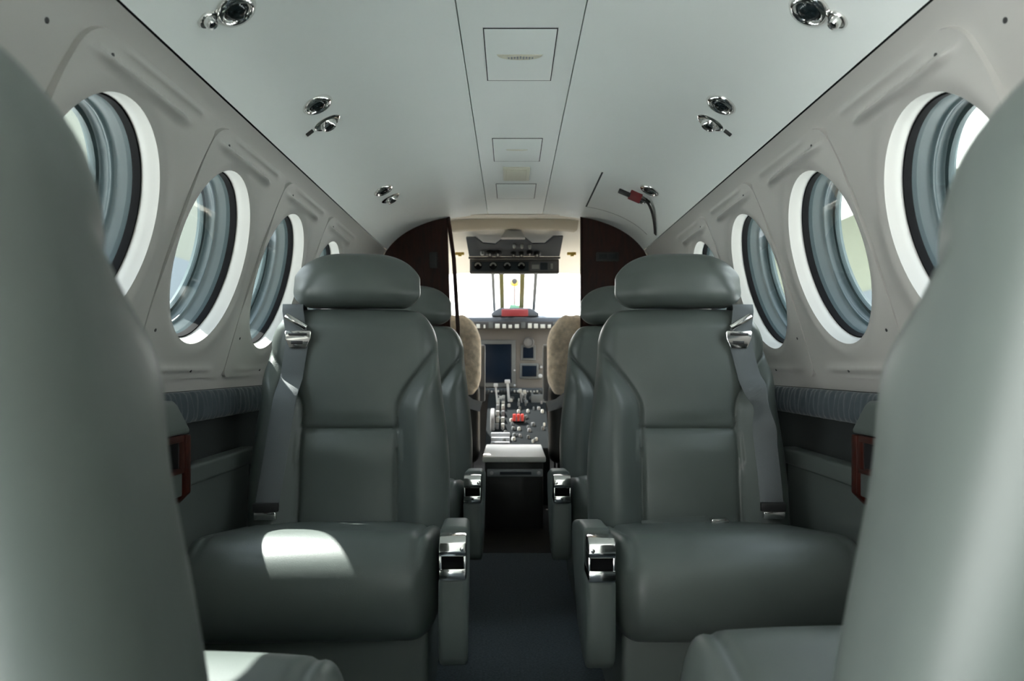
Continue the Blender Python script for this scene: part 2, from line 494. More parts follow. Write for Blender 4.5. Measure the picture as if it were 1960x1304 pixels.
# entrance surround on the left
bm = bmesh.new(); box(bm, -.80, -.70, DOOR - .02, DOOR, -.1, 1.25, .004); box(bm, -.80, -.60, Y0, DOOR, 1.24, 1.30, .004)
struct('door_1', bm, 'white')

# forward partitions in dark wood
def arch(side, x0, xb, grow=0.):
    pts = [(side * x0, .0), (side * .70, 0), (side * .71, .33), (side * .714, .66), (side * .708, .80), (side * .66, .96), (side * .60, 1.17), (side * .566, 1.236)]
    for k in range(1, 30):
        p, _ = CP.at(CP.L * k / 29)
        if p.x < xb: break
        pts.append((side * p.x, p.y))
    pts.append((side * xb, 1.392))
    return pts
for side, nm, x0, xb in ((-1, 'left', .258, .300), (1, 'right', .292, .292)):
    root = empty('wall_front_' + nm, (0, 3.0, 0), kind='structure')
    inv = Matrix.Translation((0, -3.0, 0))
    o = obj('partition', prism(bmesh.new(), arch(side, x0, xb), 3.0, 3.025, 'y', mx=inv), 'wood', root)
    # polished edge post beside the cockpit opening
    if side < 0:
        bm = bmesh.new(); tube(bm, [(-.252, -.002, .0), (-.252, -.002, .9), (-.270, -.002, 1.2), (-.296, -.002, 1.389)], .009, 12)
        obj('edge_post', bm, 'wood', root)
        obj('plate', bx(-.376, -.342, -.006, 0, 1.158, 1.228, .002), 'black', root)
        obj('hinge', bx(-.318, -.296, -.012, .0, 1.378, 1.396, .003), 'steel', root)
    else:
        bm = bmesh.new(); tube(bm, [(.290, 0, .0), (.290, 0, 1.386)], .005, 10)
        obj('edge_post', bm, 'wood', root)
        sp = obj('sign_plate', bx(.355, .455, -.005, 0, 1.188, 1.228, .004), 'black', root)
        for k in range(2): obj('lens', bx(.366 + k * .042, .402 + k * .042, -.007, -.004, 1.197, 1.219, .002), 'recess', sp)
# header strip over the opening
struct('trim_3', prism(bmesh.new(), [(-.30, 1.388), (-.2, 1.393), (.2, 1.393), (.29, 1.388), (.29, 1.40), (-.30, 1.40)], 3.0, 3.05, 'y'), 'beige')

# ------------------------------------------------------------------ side furniture
for side, nm in ((-1, 'left'), (1, 'right')):
    a = lambda x0, x1: (min(side * x0, side * x1), max(side * x0, side * x1))
    r = empty('side_ledge', (side * .66, 1.3, .0), label='grey padded arm ledge along the %s cabin wall with a flat panel below' % nm, cat='armrest ledge', group=None)
    inv = Matrix.Translation((-side * .66, -1.3, 0))
    x0, x1 = a(.668, .712)
    obj('ledge', bx(x0, x1, 1.28, 1.745, .484, .524, .007, 3, mx=inv), 'leather_trim', r)
    x0, x1 = a(.680, .71)
    b = bmesh.new(); prism(b, [(.90, .005), (1.725, .005), (1.725, .482), (1.282, .482), (1.280, .466), (.90, .466)], x0, x1, 'x', .002)
    bmesh.ops.transform(b, matrix=inv, verts=b.verts[:]); obj('lower_panel', b, 'leather_trim', r)
    # pleated fabric strip
    bm = bmesh.new(); n = 300; ya, yb = 1.282, 2.9
    rnd = random.Random(8 + side); ph = [0]
    for k in range(n): ph.append(ph[-1] + (yb - ya) / n * 2 * PI * rnd.uniform(22, 70))
    rows = []
    for z, amp, xo in ((.674, .002, .700), (.668, .004, .696), (.655, .006, .694), (.635, .007, .693), (.620, .006, .694), (.611, .004, .698), (.608, .003, .705)):
        rows.append([Vector((side * (xo - amp * (.5 + .5 * math.sin(ph[k])) - .0015 * math.sin(ph[k] * .37 + z * 60)), ya + (yb - ya) * k / n, z)) for k in range(n + 1)])
    strip(bm, rows, closed=False)
    bk = [[Vector((side * .716, p.y, p.z)) for p in rows[0]], [Vector((side * .716, p.y, p.z)) for p in rows[-1]]]
    strip(bm, [rows[-1], bk[1], bk[0], rows[0]], closed=False)
    tag(obj('pleated_valance', bm, 'pleat', angle=80), 'dark blue grey pleated fabric strip under the %s windows' % nm, 'valance')
    # drink console
    r = empty('side_console', (side * .66, 1.27, .49), label='%s wall drink console with grey lid and mahogany framed opening' % nm, cat='console')
    inv = Matrix.Translation((-side * .66, -1.27, -.49))
    # lid (sloping face)
    obj('lid', prism(bmesh.new(), [(side * .700, .666), (side * .648, .664), (side * .640, .655), (side * .618, .612), (side * .618, .604), (side * .700, .604)], .90, 1.275, 'y', .004, mx=inv), 'leather_trim', r)
    # mahogany end board and frame round the opening
    bm = bmesh.new()
    x0, x1 = a(.616, .708)
    prism(bm, [(side * .616, .602), (side * .700, .602), (side * .700, .470), (side * .640, .470), (side * .616, .494)], 1.256, 1.276, 'y', .003, mx=inv)
    obj('end_board', bm, 'redwood', r)
    bm = bmesh.new(); x0, x1 = a(.618, .634)
    box(bm, x0, x1, .90, 1.254, .590, .603, .002, mx=inv); box(bm, x0, x1, .90, 1.254, .533, .543, .002, mx=inv); box(bm, x0, x1, 1.236, 1.255, .54, .592, .002, mx=inv)
    obj('opening_frame', bm, 'redwood', r)
    x0, x1 = a(.6195, .70)
    obj('liner', bx(x0, x1, 1.2325, 1.2362, .543, .590, mx=inv), 'black', r)
    x0, x1 = a(.622, .70)
    obj('front_panel', bx(x0, x1, .90, 1.254, .490, .533, .003, mx=inv), 'leather_trim', r)
    x0, x1 = a(.66, .70)
    obj('recess', bx(x0, x1, .90, 1.254, .543, .59, .001, mx=inv), 'black', r)
# pale blue strip added to imitate the bright edge on the left console lid
bm = bmesh.new(); box(bm, -.695, -.652, .95, 1.235, .6685, .672, .001)
tag(obj('highlight', bm, 'highlight_blue'), 'thin pale blue strip imitating the highlight on the left console lid', 'highlight')

# ------------------------------------------------------------------ seats
REC = .16
BH = (.225, .058, .287)
def bw(z):                                   # half width against height above the back's centre
    return .205 + .036 * sstep(.25, -.15, z) - .016 * sstep(.20, .287, z)
def seam_x(z):
    t = sstep(.235, .03, z)
    return .222 - .106 * t
def front_disp(x, z):
    """relief of the upholstered front: bolsters, insert panels, seams"""
    xs = seam_x(z); a = abs(x); d = 0.
    low = 1 - sstep(.16, .25, z)
    d += .034 * sstep(0, .055, a - xs) * low - .016 * sstep(.06, .115, a - xs) * low
    d -= .008 * gauss(a - xs, .0055) * (1 - sstep(.235, .26, z)) 
    zs = -.012
    if a < xs + .01:
        d += .010 * (1 - (a / xs) ** 2) * sstep(0, .05, abs(z - zs))
        if z < zs: d += .007 * gauss(z - zs + .055, .055)
        d -= .007 * gauss(z - zs, .006) * (1 - sstep(xs - .004, xs + .004, a))
    return d
def back_deform(x, y, z):
    s = bw(z) / BH[0]; X = x * s
    Y = y
    if y < 0:
        k = sstep(0, -.035, y)
        edge = 1 - sstep(BH[2] - .05, BH[2], abs(z))
        Y = y - front_disp(X, z) * k * edge
    else:
        Y = y + .014 * (1 - (x / BH[0]) ** 2) * (1 - (z / BH[2]) ** 2)
    top = sstep(.18, .287, z)
    Z = z - .012 * top * (abs(X) / .2) ** 3
    return (X, Y + REC * z, Z)
BACK_C = (0, .227, .588)
def back_front(x, z):                        # local y of the back's front surface at (x, absolute z)
    zz = z - BACK_C[2]
    return BACK_C[1] - BH[1] - front_disp(x, zz) + REC * zz
def cushion_deform(x, y, z):
    a = abs(x); Z = z; Y = y
    if z > 0:
        Z += .010 * sstep(.0, .06, z) * (1 - (a / .24) ** 2)
        Z -= .006 * gauss(a - .195, .006) * sstep(.03, .07, z) * sstep(.21, .12, abs(y) * .9)
        Z += .010 * sstep(.195, .222, a) * sstep(.02, .07, z)
    front = sstep(-.10, -.215, y)
    Y -= front * (.022 * (1 - (z / .09) ** 2) * (1 - (a / .26) ** 4))
    Z += -.16 * y * sstep(-.085, .085, z) - .012 * front
    return (x, Y, Z)
def head_r(pz):
    t = sstep(-.5, .5, pz)
    return (.055 + .06 * t, .056, .048 + .020 * t)
def head_deform(x, y, z):
    f = sstep(0, -.05, y)
    Y = y - .012 * f * (1 - (x / .16) ** 2) + .02 * (x / .16) ** 2 * f
    return (x * (1 + .02 * sstep(.0, -.05, z)), Y + REC * z, z + .006 * (1 - (x / .16) ** 2) * sstep(0, .06, z))

def make_seat(loc, rz, inb, label, group, arm=True, belt=None, lap=False):
    """a club seat facing local -Y; inb = local x direction of the aisle side"""
    r = empty('passenger_seat', loc, rz, label, 'seat', group)
    obj('base', bx(-.215, .215, -.165, .24, 0, .230, .012, 3), 'leather_trim', r)
    cu = soft_box((.24, .215, .088), (.055, .085, .080), (64, 40, 20), cushion_deform, (0, 0, .285))
    bmesh.ops.transform(cu, matrix=Matrix.Translation((-inb * .012, 0, 0)) @ Matrix.Diagonal((1.05, 1, 1, 1)), verts=cu.verts[:])
    obj('seat_cushion', cu, 'leather', r, angle=80)
    obj('backrest', soft_box(BH, lambda pz: (.046, .05, .055), (110, 12, 110), back_deform, BACK_C), 'leather', r, angle=80)
    hz = .945
    obj('headrest', soft_box((.160, .062, .0685), head_r, (56, 20, 28), head_deform, (0, .227 + REC * (hz - BACK_C[2]) - .002, hz)), 'leather', r, angle=80)
    if arm:
        x0, x1 = .241, .294
        if inb < 0: x0, x1 = -x1, -x0
        prof = [(-.262, .345), (-.262, .235), (-.252, .190), (-.232, .172), (-.16, .172), (-.08, .20), (.00, .28), (.035, .325), (.045, .372), (.035, .388), (-.08, .414), (-.20, .424), (-.200, .345)]
        ar = obj('armrest', prism(bmesh.new(), prof, x0, x1, 'x', .010, 3), 'leather_trim', r)
        xa, xb = x0 + .002, x1 - .002
        bm = bmesh.new()
        # chrome ash tray: lid plate, cheeks, sill, with an open dark slot
        prism(bm, [(-.232, .421), (-.256, .420), (-.268, .412), (-.272, .394), (-.268, .385), (-.198, .385), (-.198, .40)], xa, xb, 'x', .003, 2)
        box(bm, xa, xa + .005, -.268, -.198, .345, .390, .0015); box(bm, xb - .005, xb, -.268, -.198, .345, .390, .0015)
        box(bm, xa, xb, -.270, -.198, .343, .364, .003)
        at = obj('ashtray', bm, 'chrome', ar)
        obj('slot', bx(xa + .004, xb - .004, -.235, -.2, .356, .388), 'rubber', at) if False else None
        obj('bin', bx(xa + .005, xb - .005, -.258, -.200, .357, .385), 'rubber', ar)
        lathe_m = Matrix.Translation(((xa + xb) / 2 + .017 * inb, -.2705, .400)) @ Matrix.Rotation(PI / 2, 4, 'X')
        obj('pivot', lathe(bmesh.new(), [(.004, 0), (.004, .002), (0, .003)], 12, lathe_m), 'chrome', ar)
    if belt:
        o = -inb                                              # belt hangs on the window side
        b = empty_part = None
        pts = []; wd = []; n = 40
        for k in range(n + 1):
            t = k / n; z = .800 - .392 * t; x = o * (.128 + .047 * t)
            y = min(back_front(x, z), back_front(x - .026, z), back_front(x + .026, z)) - .007
            ang = 0
            if belt == 'twisted':
                x += o * .012 * math.sin(t * PI)
                ang = 1.25 * sstep(.20, .42, t) * (1 - sstep(.42, .66, t))
                y -= .012 * sstep(.15, .42, t) * (1 - sstep(.42, .7, t))
            pts.append((x, y, z)); wd.append((math.cos(ang), -math.sin(ang), 0))
        st = obj('seat_belt', ribbon(bmesh.new(), pts, wd, .054, .003), 'webbing', r)
        # shoulder strap over the top of the back
        xt = o * .150
        pts = [(o * .130, back_front(o * .13, .80) - .010, .805), (o * .136, back_front(o * .13, .83) - .012, .832), (o * .145, .205, .868), (o * .150, .225, .882), (o * .155, .285, .880), (o * .160, .335, .84), (o * .165, .345, .78)]
        obj('shoulder_strap', ribbon(bmesh.new(), pts, (1, 0, 0), .050, .003), 'webbing', st)
        # chrome tongue plate with slot
        y0 = back_front(o * .128, .80) - .018
        bm = bmesh.new(); xc = o * .126
        outl = rounded([(xc - .033, .815), (xc + .033, .815), (xc + .030, .795), (xc + .020, .772), (xc - .020, .772), (xc - .030, .795)], [.005] * 6, 4)
        prism(bm, outl, y0, y0 + .005, 'y', .0015)
        box(bm, xc - .022, xc + .022, y0 - .003, y0 + .001, .803, .809, .001, mi=1)
        box(bm, xc - .016, xc + .012, y0 - .002, y0 + .001, .782, .790, .001, mi=1)
        obj('belt_tongue', bm, ['chrome', 'black'], st)
        tube_pts = [(xc - .03, y0 - .004, .818), (xc + .028, y0 - .004, .828)]
        obj('belt_guide', tube(bmesh.new(), [(xc - o * .02, y0 + .0, .822), (xc + o * .0, y0 - .004, .835), (xc + o * .028, y0 + .004, .85)], .008, 10), 'chrome', st)
        # lower end fitting
        x = o * .176; yy = back_front(o * .17, .40) - .012
        bm = bx(x - .029, x + .029, yy - .006, yy + .006, .393, .414, .003)
        obj('belt_buckle', bm, 'black', st)
        bm = bmesh.new(); box(bm, x - .025, x + .025, yy - .010, yy + .004, .376, .394, .003)
        obj('buckle_latch', bm, 'chrome', st)
    if lap:
        lb = obj('lap_belt', ribbon(bmesh.new(), [(-.13, .085, .366), (-.05, .092, .372), (.02, .096, .374)], (0, .3, 1), .014, .004), 'leather_trim', r)
        obj('lap_buckle', bx(.03, .070, .078, .100, .366, .378, .003), 'chrome', lb)
    return r

XL, XR = -.395, .411
GA = 'seats facing aft in the middle and front rows'
make_seat((-.403, 1.485, 0), math.radians(2.5), 1, 'green grey leather seat facing the camera, left middle row, sunlit patch on its cushion', None, belt='flat')
make_seat((XR, 1.485, 0), 0, -1, 'green grey leather seat facing the camera, right middle row, with a twisted belt', None, belt='twisted', lap=True)
fwd_l = make_seat((XL - .0, 2.185, 0), 0, 1, 'green grey leather seat mostly hidden behind the left middle seat', None)
make_seat((XR - .018, 2.185, 0), 0, -1, 'green grey leather seat mostly hidden behind the right middle seat', None)
near_l = make_seat((-.445, .600, 0), PI, -1, 'blurred dark leather seat at the left edge, seen from behind', None, arm=False)
near_r = make_seat((.426, .612, 0), PI, 1, 'blurred pale lit leather seat at the right edge, seen from behind', None, arm=False)
for ch in fwd_l.children:
    if ch.name.startswith('seat_cushion'): ch.location.y = -.05
for n_ in (near_l, near_r):
    for ch in n_.children:
        if ch.name.split('.')[0] in ('backrest', 'headrest'): ch.location.z += .030 if n_ is near_l else .026
        if ch.name.startswith('seat_cushion'): ch.location = (0, -.05 if n_ is near_l else -.075, -.006 if n_ is near_l else .010)

# ------------------------------------------------------------------ ceiling fittings
def ceil_frame(side, x, y):
    for k in range(400):
        p, n = CP.at(CP.L * k / 399)
        if p.x <= x: break
    P = Vector((side * p.x, y, p.y)); N = Vector((-side * n.x, 0, -n.y)).normalized()
    Yv = Vector((0, 1, 0)); Xv = Yv.cross(N).normalized()
    mx = Matrix((Xv, Yv, N)).transposed().to_4x4(); mx.translation = P
    return mx
PLACE = {('left', 0): 'near the top edge of the picture', ('left', 1): 'above the first left windows', ('left', 2): 'farthest on the left ceiling'}
def lamp(side, x, y, label):
    r = empty('reading_light', label=label, cat='reading light', group='ceiling reading lights'); r.matrix_world = ceil_frame(side, x, y)
    obj('bezel', lathe(bmesh.new(), [(.036, -.001), (.036, .003), (.032, .008), (.026, .010), (.022, .008), (.019, .002)], 36), 'chrome', r)
    obj('lens', lathe(bmesh.new(), [(.0205, .004), (.018, .008), (.010, .011), (0, .012)], 28), 'lamp_lens', r)
    return r
def vent(side, x, y, label, s=1.):
    r = empty('air_vent', label=label, cat='air vent', group='ceiling air vents'); r.matrix_world = ceil_frame(side, x, y)
    obj('bezel', lathe(bmesh.new(), [(.030 * s, -.001), (.030 * s, .002), (.026 * s, .005), (.022 * s, .005)], 32, sx=1.25), 'chrome', r)
    obj('nozzle', lathe(bmesh.new(), [(.023 * s, .002), (.021 * s, .012), (.016 * s, .016), (.012 * s, .014)], 28), 'chrome', r)
    obj('core', lathe(bmesh.new(), [(.014 * s, .010), (.006 * s, .013), (0, .014)], 20), 'lamp_lens', r)
    return r
rows = [(1.128, .475, 1.108, .512, 'cut by the top edge'), (1.557, .462, 1.665, .468, 'in the middle of the ceiling'), (2.33, .455, 2.45, .452, 'farthest forward')]
for side, nm in ((-1, 'left'), (1, 'right')):
    for k, (ya, xa, yb, xb, where) in enumerate(rows):
        lamp(side, xa, ya, 'round chrome reading light on the %s ceiling curve, %s' % (nm, where))
        vent(side, xb, yb, 'small chrome air vent on the %s ceiling curve, %s' % (nm, where), .5 if k == 0 else .95)
        if k == 1:
            s = empty('light_switch', label='tiny dark switch beside the %s middle air vent' % nm, cat='switch'); s.matrix_world = ceil_frame(side, .508, yb - .01)
            obj('toggle', bx(-.010, .010, -.004, .004, -.002, .006, .001), 'screw', s)

# covers in the centre strip
def cover(y0, y1, hw, label, emblem):
    r = empty('ceiling_cover', (0, (y0 + y1) / 2, 1.3965), label=label, cat='ceiling cover')
    d = (y1 - y0) / 2
    obj('gap', bx(-hw, hw, -d, d, -.0012, .001), 'groove', r)
    obj('plate', bx(-hw + .0022, hw - .0022, -d + .0025, d - .0025, -.0016, .0, .0004), 'cover', r)
    if emblem:
        bm = bmesh.new(); n = 24; w = hw * (.66 if emblem > 1 else .45)
        top = [(w * (2 * i / n - 1), -.012) for i in range(n + 1)]
        bot = [(w * (2 * i / n - 1), -.012 + .024 * (1 - (2 * i / n - 1) ** 2) ** .5 * (1 if emblem > 1 else .35)) for i in range(n + 1)]
        prism(bm, top + bot[::-1][1:-1], -.0030, -.0010, 'z')
        e = obj('emblem', bm, 'ivory', r)
        if emblem > 1:
            bm = bmesh.new()
            for k in range(9):
                x = -w * .52 + k * w * .13
                box(bm, x, x + .0035, -.006 + .004 * abs(k - 4) / 4, .004 + .002 * (k % 2), -.0040, -.0028)
            obj('relief', bm, 'lightgrey', e)
    return r
cover(1.347, 1.595, .0745, 'largest square cover in the ceiling strip with a wing shaped relief', 2)
cover(2.00, 2.225, .0745, 'second square cover in the ceiling strip with a faint crescent', 1)
cover(2.50, 2.72, .0745, 'farthest square cover in the ceiling strip, plain', 0)
bm = bmesh.new(); box(bm, -.046, .046, 2.29, 2.45, 1.3915, 1.3985, .003); 
r = empty('cabin_sign', (0, 2.37, 1.394), label='small ivory sign housing between two ceiling covers', cat='sign housing')
bmesh.ops.transform(bm, matrix=Matrix.Translation((0, -2.37, -1.394)), verts=bm.verts[:]); obj('housing', bm, 'ivory', r)
obj('face', bx(-.034, .034, -.062, .062, -.005, -.002, .002), 'ivory', r)

# hatch seam on the right ceiling
def ceil_line(side, pts, wid, name):
    bm = bmesh.new(); L = [[], []]
    for i, (s, y) in enumerate(pts):
        s2, y2 = pts[min(i + 1, len(pts) - 1)]; s1, y1 = pts[max(i - 1, 0)]
        t = Vector((s2 - s1, y2 - y1)).normalized(); n = Vector((-t.y, t.x)) * wid / 2
        L[0].append(cp(side, y + n.y, s + n.x, -.0008)); L[1].append(cp(side, y - n.y, s - n.x, -.0008))
    strip(bm, L, closed=False)
    return struct(name, bm, 'groove')
def sx(x):
    for k in range(400):
        if CP.at(CP.L * k / 399)[0].x <= x: return CP.L * k / 399
ceil_line(1, [(sx(.29), 2.30 + .5 * k / 10) for k in range(11)], .006, 'trim_4')
ceil_line(1, [(sx(.29 + .25 * k / 14), 2.80) for k in range(15)], .004, 'trim_5')
# red tag on the far right fitting
mx = ceil_frame(1, .425, 2.375)
r = empty('red_tag', label='red square tag with black strap hanging at the far right ceiling vent', cat='tag'); r.matrix_world = mx
obj('flag', bx(-.022, .022, -.004, .004, .012, .046, .002), 'red', r)
obj('handle', bx(.018, .062, -.006, .006, .024, .040, .003), 'black', r)
bm = bmesh.new(); imx = mx.inverted()
P0 = mx @ Vector((-.02, 0, .030)); wpts = [P0] + [cp(1, 2.40 + .30 * t ** 1.5, sx(.452 + .102 * t), -.004 - .012 * (1 - t) ** 2) for t in (.15, .3, .45, .6, .75, .9, 1)]
ribbon(bm, [imx @ p for p in wpts], (0, 1, 0), .012, .002)
obj('strap', bm, 'black', r)

# screws on the plain wall behind the first window panels
for side, nm in ((-1, 'left'), (1, 'right')):
    p = wp(side, .86, WP.find_z(1.165)); nn = (wp(side, .86, S_WIN, -1) - wp(side, .86, S_WIN)).normalized()
    mx = p.copy(); m4 = Matrix.Translation(p) @ nn.to_track_quat('Z', 'Y').to_matrix().to_4x4()
    tag(obj('wall_screw', lathe(bmesh.new(), [(.004, -.001), (.004, .0006), (.003, .0012), (0, .0012)], 14, m4), 'screw'), 'small dark screw in the plain white wall at the upper %s corner' % nm, 'screw')

# ------------------------------------------------------------------ cockpit
# shell
bm = bmesh.new()
hl = [(3.02, 1.395), (3.2, 1.372), (3.45, 1.325), (3.65, 1.285), (3.82, 1.252)]
rows = []
for x in [-.62, -.5, -.4, -.3, -.2, -.1, 0, .1, .2, .3, .4, .5, .62]:
    rows.append([Vector((x, y, z - .06 * (abs(x) / .62) ** 3)) for y, z in hl])
strip(bm, rows, closed=False)
top = [[p + Vector((0, 0, .03)) for p in r_] for r_ in rows]; strip(bm, top, closed=False)
strip(bm, [[r_[-1] for r_ in rows], [r_[-1] for r_ in top]], closed=False)
struct('ceiling_cockpit', bm, 'beige')
for side, nm in ((-1, 'left'), (1, 'right')):
    bm = bmesh.new()
    prism(bm, [(3.03, -.05), (4.6, -.05), (4.6, .98), (3.03, .98)], side * .66, side * .70, 'x')
    prism(bm, [(3.03, .95), (3.40, .95), (3.40, 1.34), (3.03, 1.36)], side * .61, side * .675, 'x')  # unseen rear post, widened to keep sun specks off the floor
    prism(bm, [(3.72, .98), (3.78, .98), (3.78, 1.27), (3.72, 1.27)], side * .60, side * .64, 'x')
    struct('wall_cockpit_' + nm, bm, 'beige')
struct('wall_nose', bx(-.70, .70, 4.5, 4.55, -.05, 1.0), 'black')
# windshield: pillars and panes
r = empty('window_10', (0, 4.3, 1.03), kind='structure'); inv = Matrix.Translation((0, -4.3, -1.03))
ws0, ws1 = (4.42, 1.0), (3.84, 1.262)
def wsp(x, t, d=0): return Vector((x, ws0[0] + (ws1[0] - ws0[0]) * t - d, ws0[1] + (ws1[1] - ws0[1]) * t))
for nm, x, hw, m in (('pillar', -.073, .013, 'olive'), ('pillar', .046, .014, 'olive'), ('seal', -.122, .009, 'seal'), ('seal', .122, .010, 'seal')):
    bm = bmesh.new(); ribbon(bm, [wsp(x, t, .0) for t in (0, .5, 1.02)], (1, 0, 0), hw * 2, .02)
    bmesh.ops.transform(bm, matrix=inv, verts=bm.verts[:]); obj(nm, bm, m, r)
for side in (-1, 1):
    bm = bmesh.new(); ribbon(bm, [wsp(side * .62, t) for t in (0, 1.02)], (1, 0, 0), .05, .03); bmesh.ops.transform(bm, matrix=inv, verts=bm.verts[:]); obj('pillar', bm, 'beige', r)
    b = bmesh.new(); vs = [b.verts.new(wsp(side * x, t, -.012)) for x, t in ((.05, 0), (.64, 0), (.64, 1.03), (.05, 1.03))]; b.faces.new(vs)
    bmesh.ops.transform(b, matrix=inv, verts=b.verts[:]); obj('pane', b, 'windshield', r, smooth=False)

# instrument panel
r = empty('instrument_panel', (0, 4.2, .6), label='grey cockpit instrument panel with dark screens and black glareshield', cat='instrument panel'); inv = Matrix.Translation((0, -4.2, -.6))
def part(name, bm, m, parent=None, **k):
    bmesh.ops.transform(bm, matrix=inv, verts=bm.verts[:]); return obj(name, bm, m, parent or r, **k)
PY = 4.2
def X(px, y): return (px - 978) / 1307 * y - .019
def Z(py, y): return EYE - (py - 700) / 1307 * y
part('panel_board', bx(-.60, .60, PY, PY + .03, .56, 1.0, .004), 'panel')
part('glareshield', prism(bmesh.new(), [(PY - .10, .985), (PY - .10, 1.02), (PY - .04, 1.036), (PY + .22, 1.045), (PY + .22, .985)], -.60, .60, 'x', .006), 'glare')
part('hood', prism(bmesh.new(), rounded([(X(933, 4.1), 1.028), (X(955, 4.1), 1.075), (X(1015, 4.1), 1.075), (X(1040, 4.1), 1.028)], [.01, .03, .03, .01], 5), 4.09, 4.3, 'y', .003), 'glare')
an = part('annunciator_strip', bx(X(882, 4.09), X(1082, 4.09), 4.085, 4.11, Z(630, 4.09), Z(615.5, 4.09), .002), 'black')
rnd = random.Random(3)
xx = X(886, 4.08)
seq = [0, 0, 1, 1, 0, 1, 1, 1, 1, 0, 1, 1, 1, 1, 0, 0]
for k in range(16):
    wd = .030 + .006 * rnd.random(); on = seq[k]
    f_ = rnd.uniform(.45, 1) if on else 1
    b = bx(xx + wd * (1 - f_) * .5, xx + wd * (1 + f_) * .5 - .004, 4.0815, 4.086, Z(628.5, 4.085), Z(617.5 + (rnd.uniform(0, 5) if on else 0), 4.085), .001)
    bmesh.ops.transform(b, matrix=inv, verts=b.verts[:])
    obj('lamp_lens', b, 'lens' if on else 'lens2', an); xx += .0385
def display(x0, x1, y0, y1, m0, m1, bez, name='display'):
    b = part(name, bx(X(x0, PY), X(x1, PY), PY - .014, PY + .002, Z(y1, PY), Z(y0, PY), .004), m0)
    s = bx(X(x0 + bez, PY), X(x1 - bez, PY), PY - .0165, PY - .01, Z(y1 - bez, PY), Z(y0 + bez, PY), .001)
    bmesh.ops.transform(s, matrix=inv, verts=s.verts[:]); obj('screen', s, m1, b); return b
display(916, 987, 651, 741, 'bezel', 'screen', 8)
display(997, 1025, 661, 690, 'bezel', 'screen', 4)
display(995, 1031, 696, 725, 'bezel', 'screen', 4, 'radio')
part('gauge', lathe(bmesh.new(), [(.034, 0), (.034, .018), (.028, .024), (.024, .016), (0, .016)], 24, Matrix.Translation((X(1012, PY), PY, Z(656, PY))) @ Matrix.Rotation(PI / 2, 4, 'X')), ['grey'])
for px, py, rr in ((1036, 703, .008), (1034, 720, .013), (985, 709, .006), (985, 738, .007), (900, 665, .016), (898, 690, .016), (1060, 668, .018), (1062, 700, .018)):
    part('knob', lathe(bmesh.new(), [(rr, 0), (rr, .014), (rr * .7, .018), (0, .018)], 16, Matrix.Translation((X(px, PY), PY - .001, Z(py, PY))) @ Matrix.Rotation(PI / 2, 4, 'X')), 'lightgrey')
sw = part('switch_strip', bx(X(905, PY), X(1060, PY), PY - .02, PY + .01, Z(754, PY), Z(743, PY), .003), 'overhead')
for k in range(22):
    x = X(915 + k * 6.2, PY); h = rnd.random()
    b = bx(x, x + .010, PY - .032, PY - .018, Z(751, PY), Z(745 + 3 * h, PY), .002); bmesh.ops.transform(b, matrix=inv, verts=b.verts[:])
    obj('switch', b, 'lens' if h > .55 else 'lens2', sw)
# red cover on the glareshield, a thing of its own
tag(obj('red_cover', bx(X(960, 4.07), X(1011, 4.07), 4.072, 4.089, Z(605.5, 4.07), Z(592, 4.07), .004), 'red'), 'red rectangular cover strip on the cockpit glareshield hood', 'cover strip')
# compass
r = empty('standby_compass', (.003, 4.25, 1.05), label='brass coloured compass ball on a slim stem above the glareshield', cat='compass'); inv = Matrix.Translation((0, 0, 0))
obj('mount', prism(bmesh.new(), [(-.040, .018), (.040, .018), (.034, .052), (-.026, .060)], -.02, .03, 'y', .004), 'green', r)
obj('stem', tube(bmesh.new(), [(0, 0, .03), (0, 0, .17)], .0075, 10), 'stem', r)
bl = obj('ball', lathe(bmesh.new(), [(0, -.024), (.018, -.022), (.027, -.012), (.030, 0), (.027, .014), (.018, .024), (0, .029)], 24, Matrix.Translation((0, 0, .195))), 'brass', r)
obj('window', lathe(bmesh.new(), [(.018, 0), (.017, .005), (0, .007)], 16, Matrix.Translation((0, -.026, .203)) @ Matrix.Rotation(PI / 2, 4, 'X')), 'black', bl)

# control pedestal
r = empty('control_pedestal', (0, 3.85, 0), label='black control pedestal with levers between the pilot seats', cat='pedestal'); inv = Matrix.Translation((0, -3.85, 0))
x0, x1 = -.155, .185
part('body', prism(bmesh.new(), [(3.56, .0), (3.56, .30), (3.72, .37), (3.95, .50), (4.165, .558), (4.165, 0)], x0, x1, 'x', .006), 'ped')
def pz(y):
    P = [(3.56, .30), (3.72, .37), (3.95, .50), (4.19, .565)]
    for (a, za), (b, zb) in zip(P, P[1:]):
        if a <= y <= b: return za + (zb - za) * (y - a) / (b - a)
    return .3
for (x, y, h, m, w) in ((-.098, 3.98, .10, 'lightgrey', .012), (-.03, 4.02, .11, 'lightgrey', .016), (.045, 4.0, .06, 'grey', .010), (.07, 4.0, .055, 'grey', .010)):
    bm = bmesh.new(); tube(bm, [(x, y, pz(y) - .005), (x - .01, y + .01, pz(y) + h)], w * .45, 8)
    lv = part('lever', bm, m)
    b = bx(x - .01 - w, x - .01 + w, y - .004, y + .024, pz(y) + h - .004, pz(y) + h + .018, .004); bmesh.ops.transform(b, matrix=inv, verts=b.verts[:])
    obj('grip', b, m if h > .06 else 'lens', lv)
for x in (.000, .022, .044):
    y = 3.80; bm = bx(x - .008, x + .008, y - .012, y + .012, pz(y) + .005, pz(y) + .045, .004)
    part('red_lever_knob', bm, 'redknob')
bm = lathe(bmesh.new(), [(.075, -.012), (.082, -.008), (.082, .008), (.075, .012), (.05, .012), (.05, -.012), (.075, -.012)], 36, Matrix.Translation((x0 + .035, 3.80, .41)) @ Matrix.Rotation(PI / 2, 4, 'Y'))
part('trim_wheel', bm, 'grey')
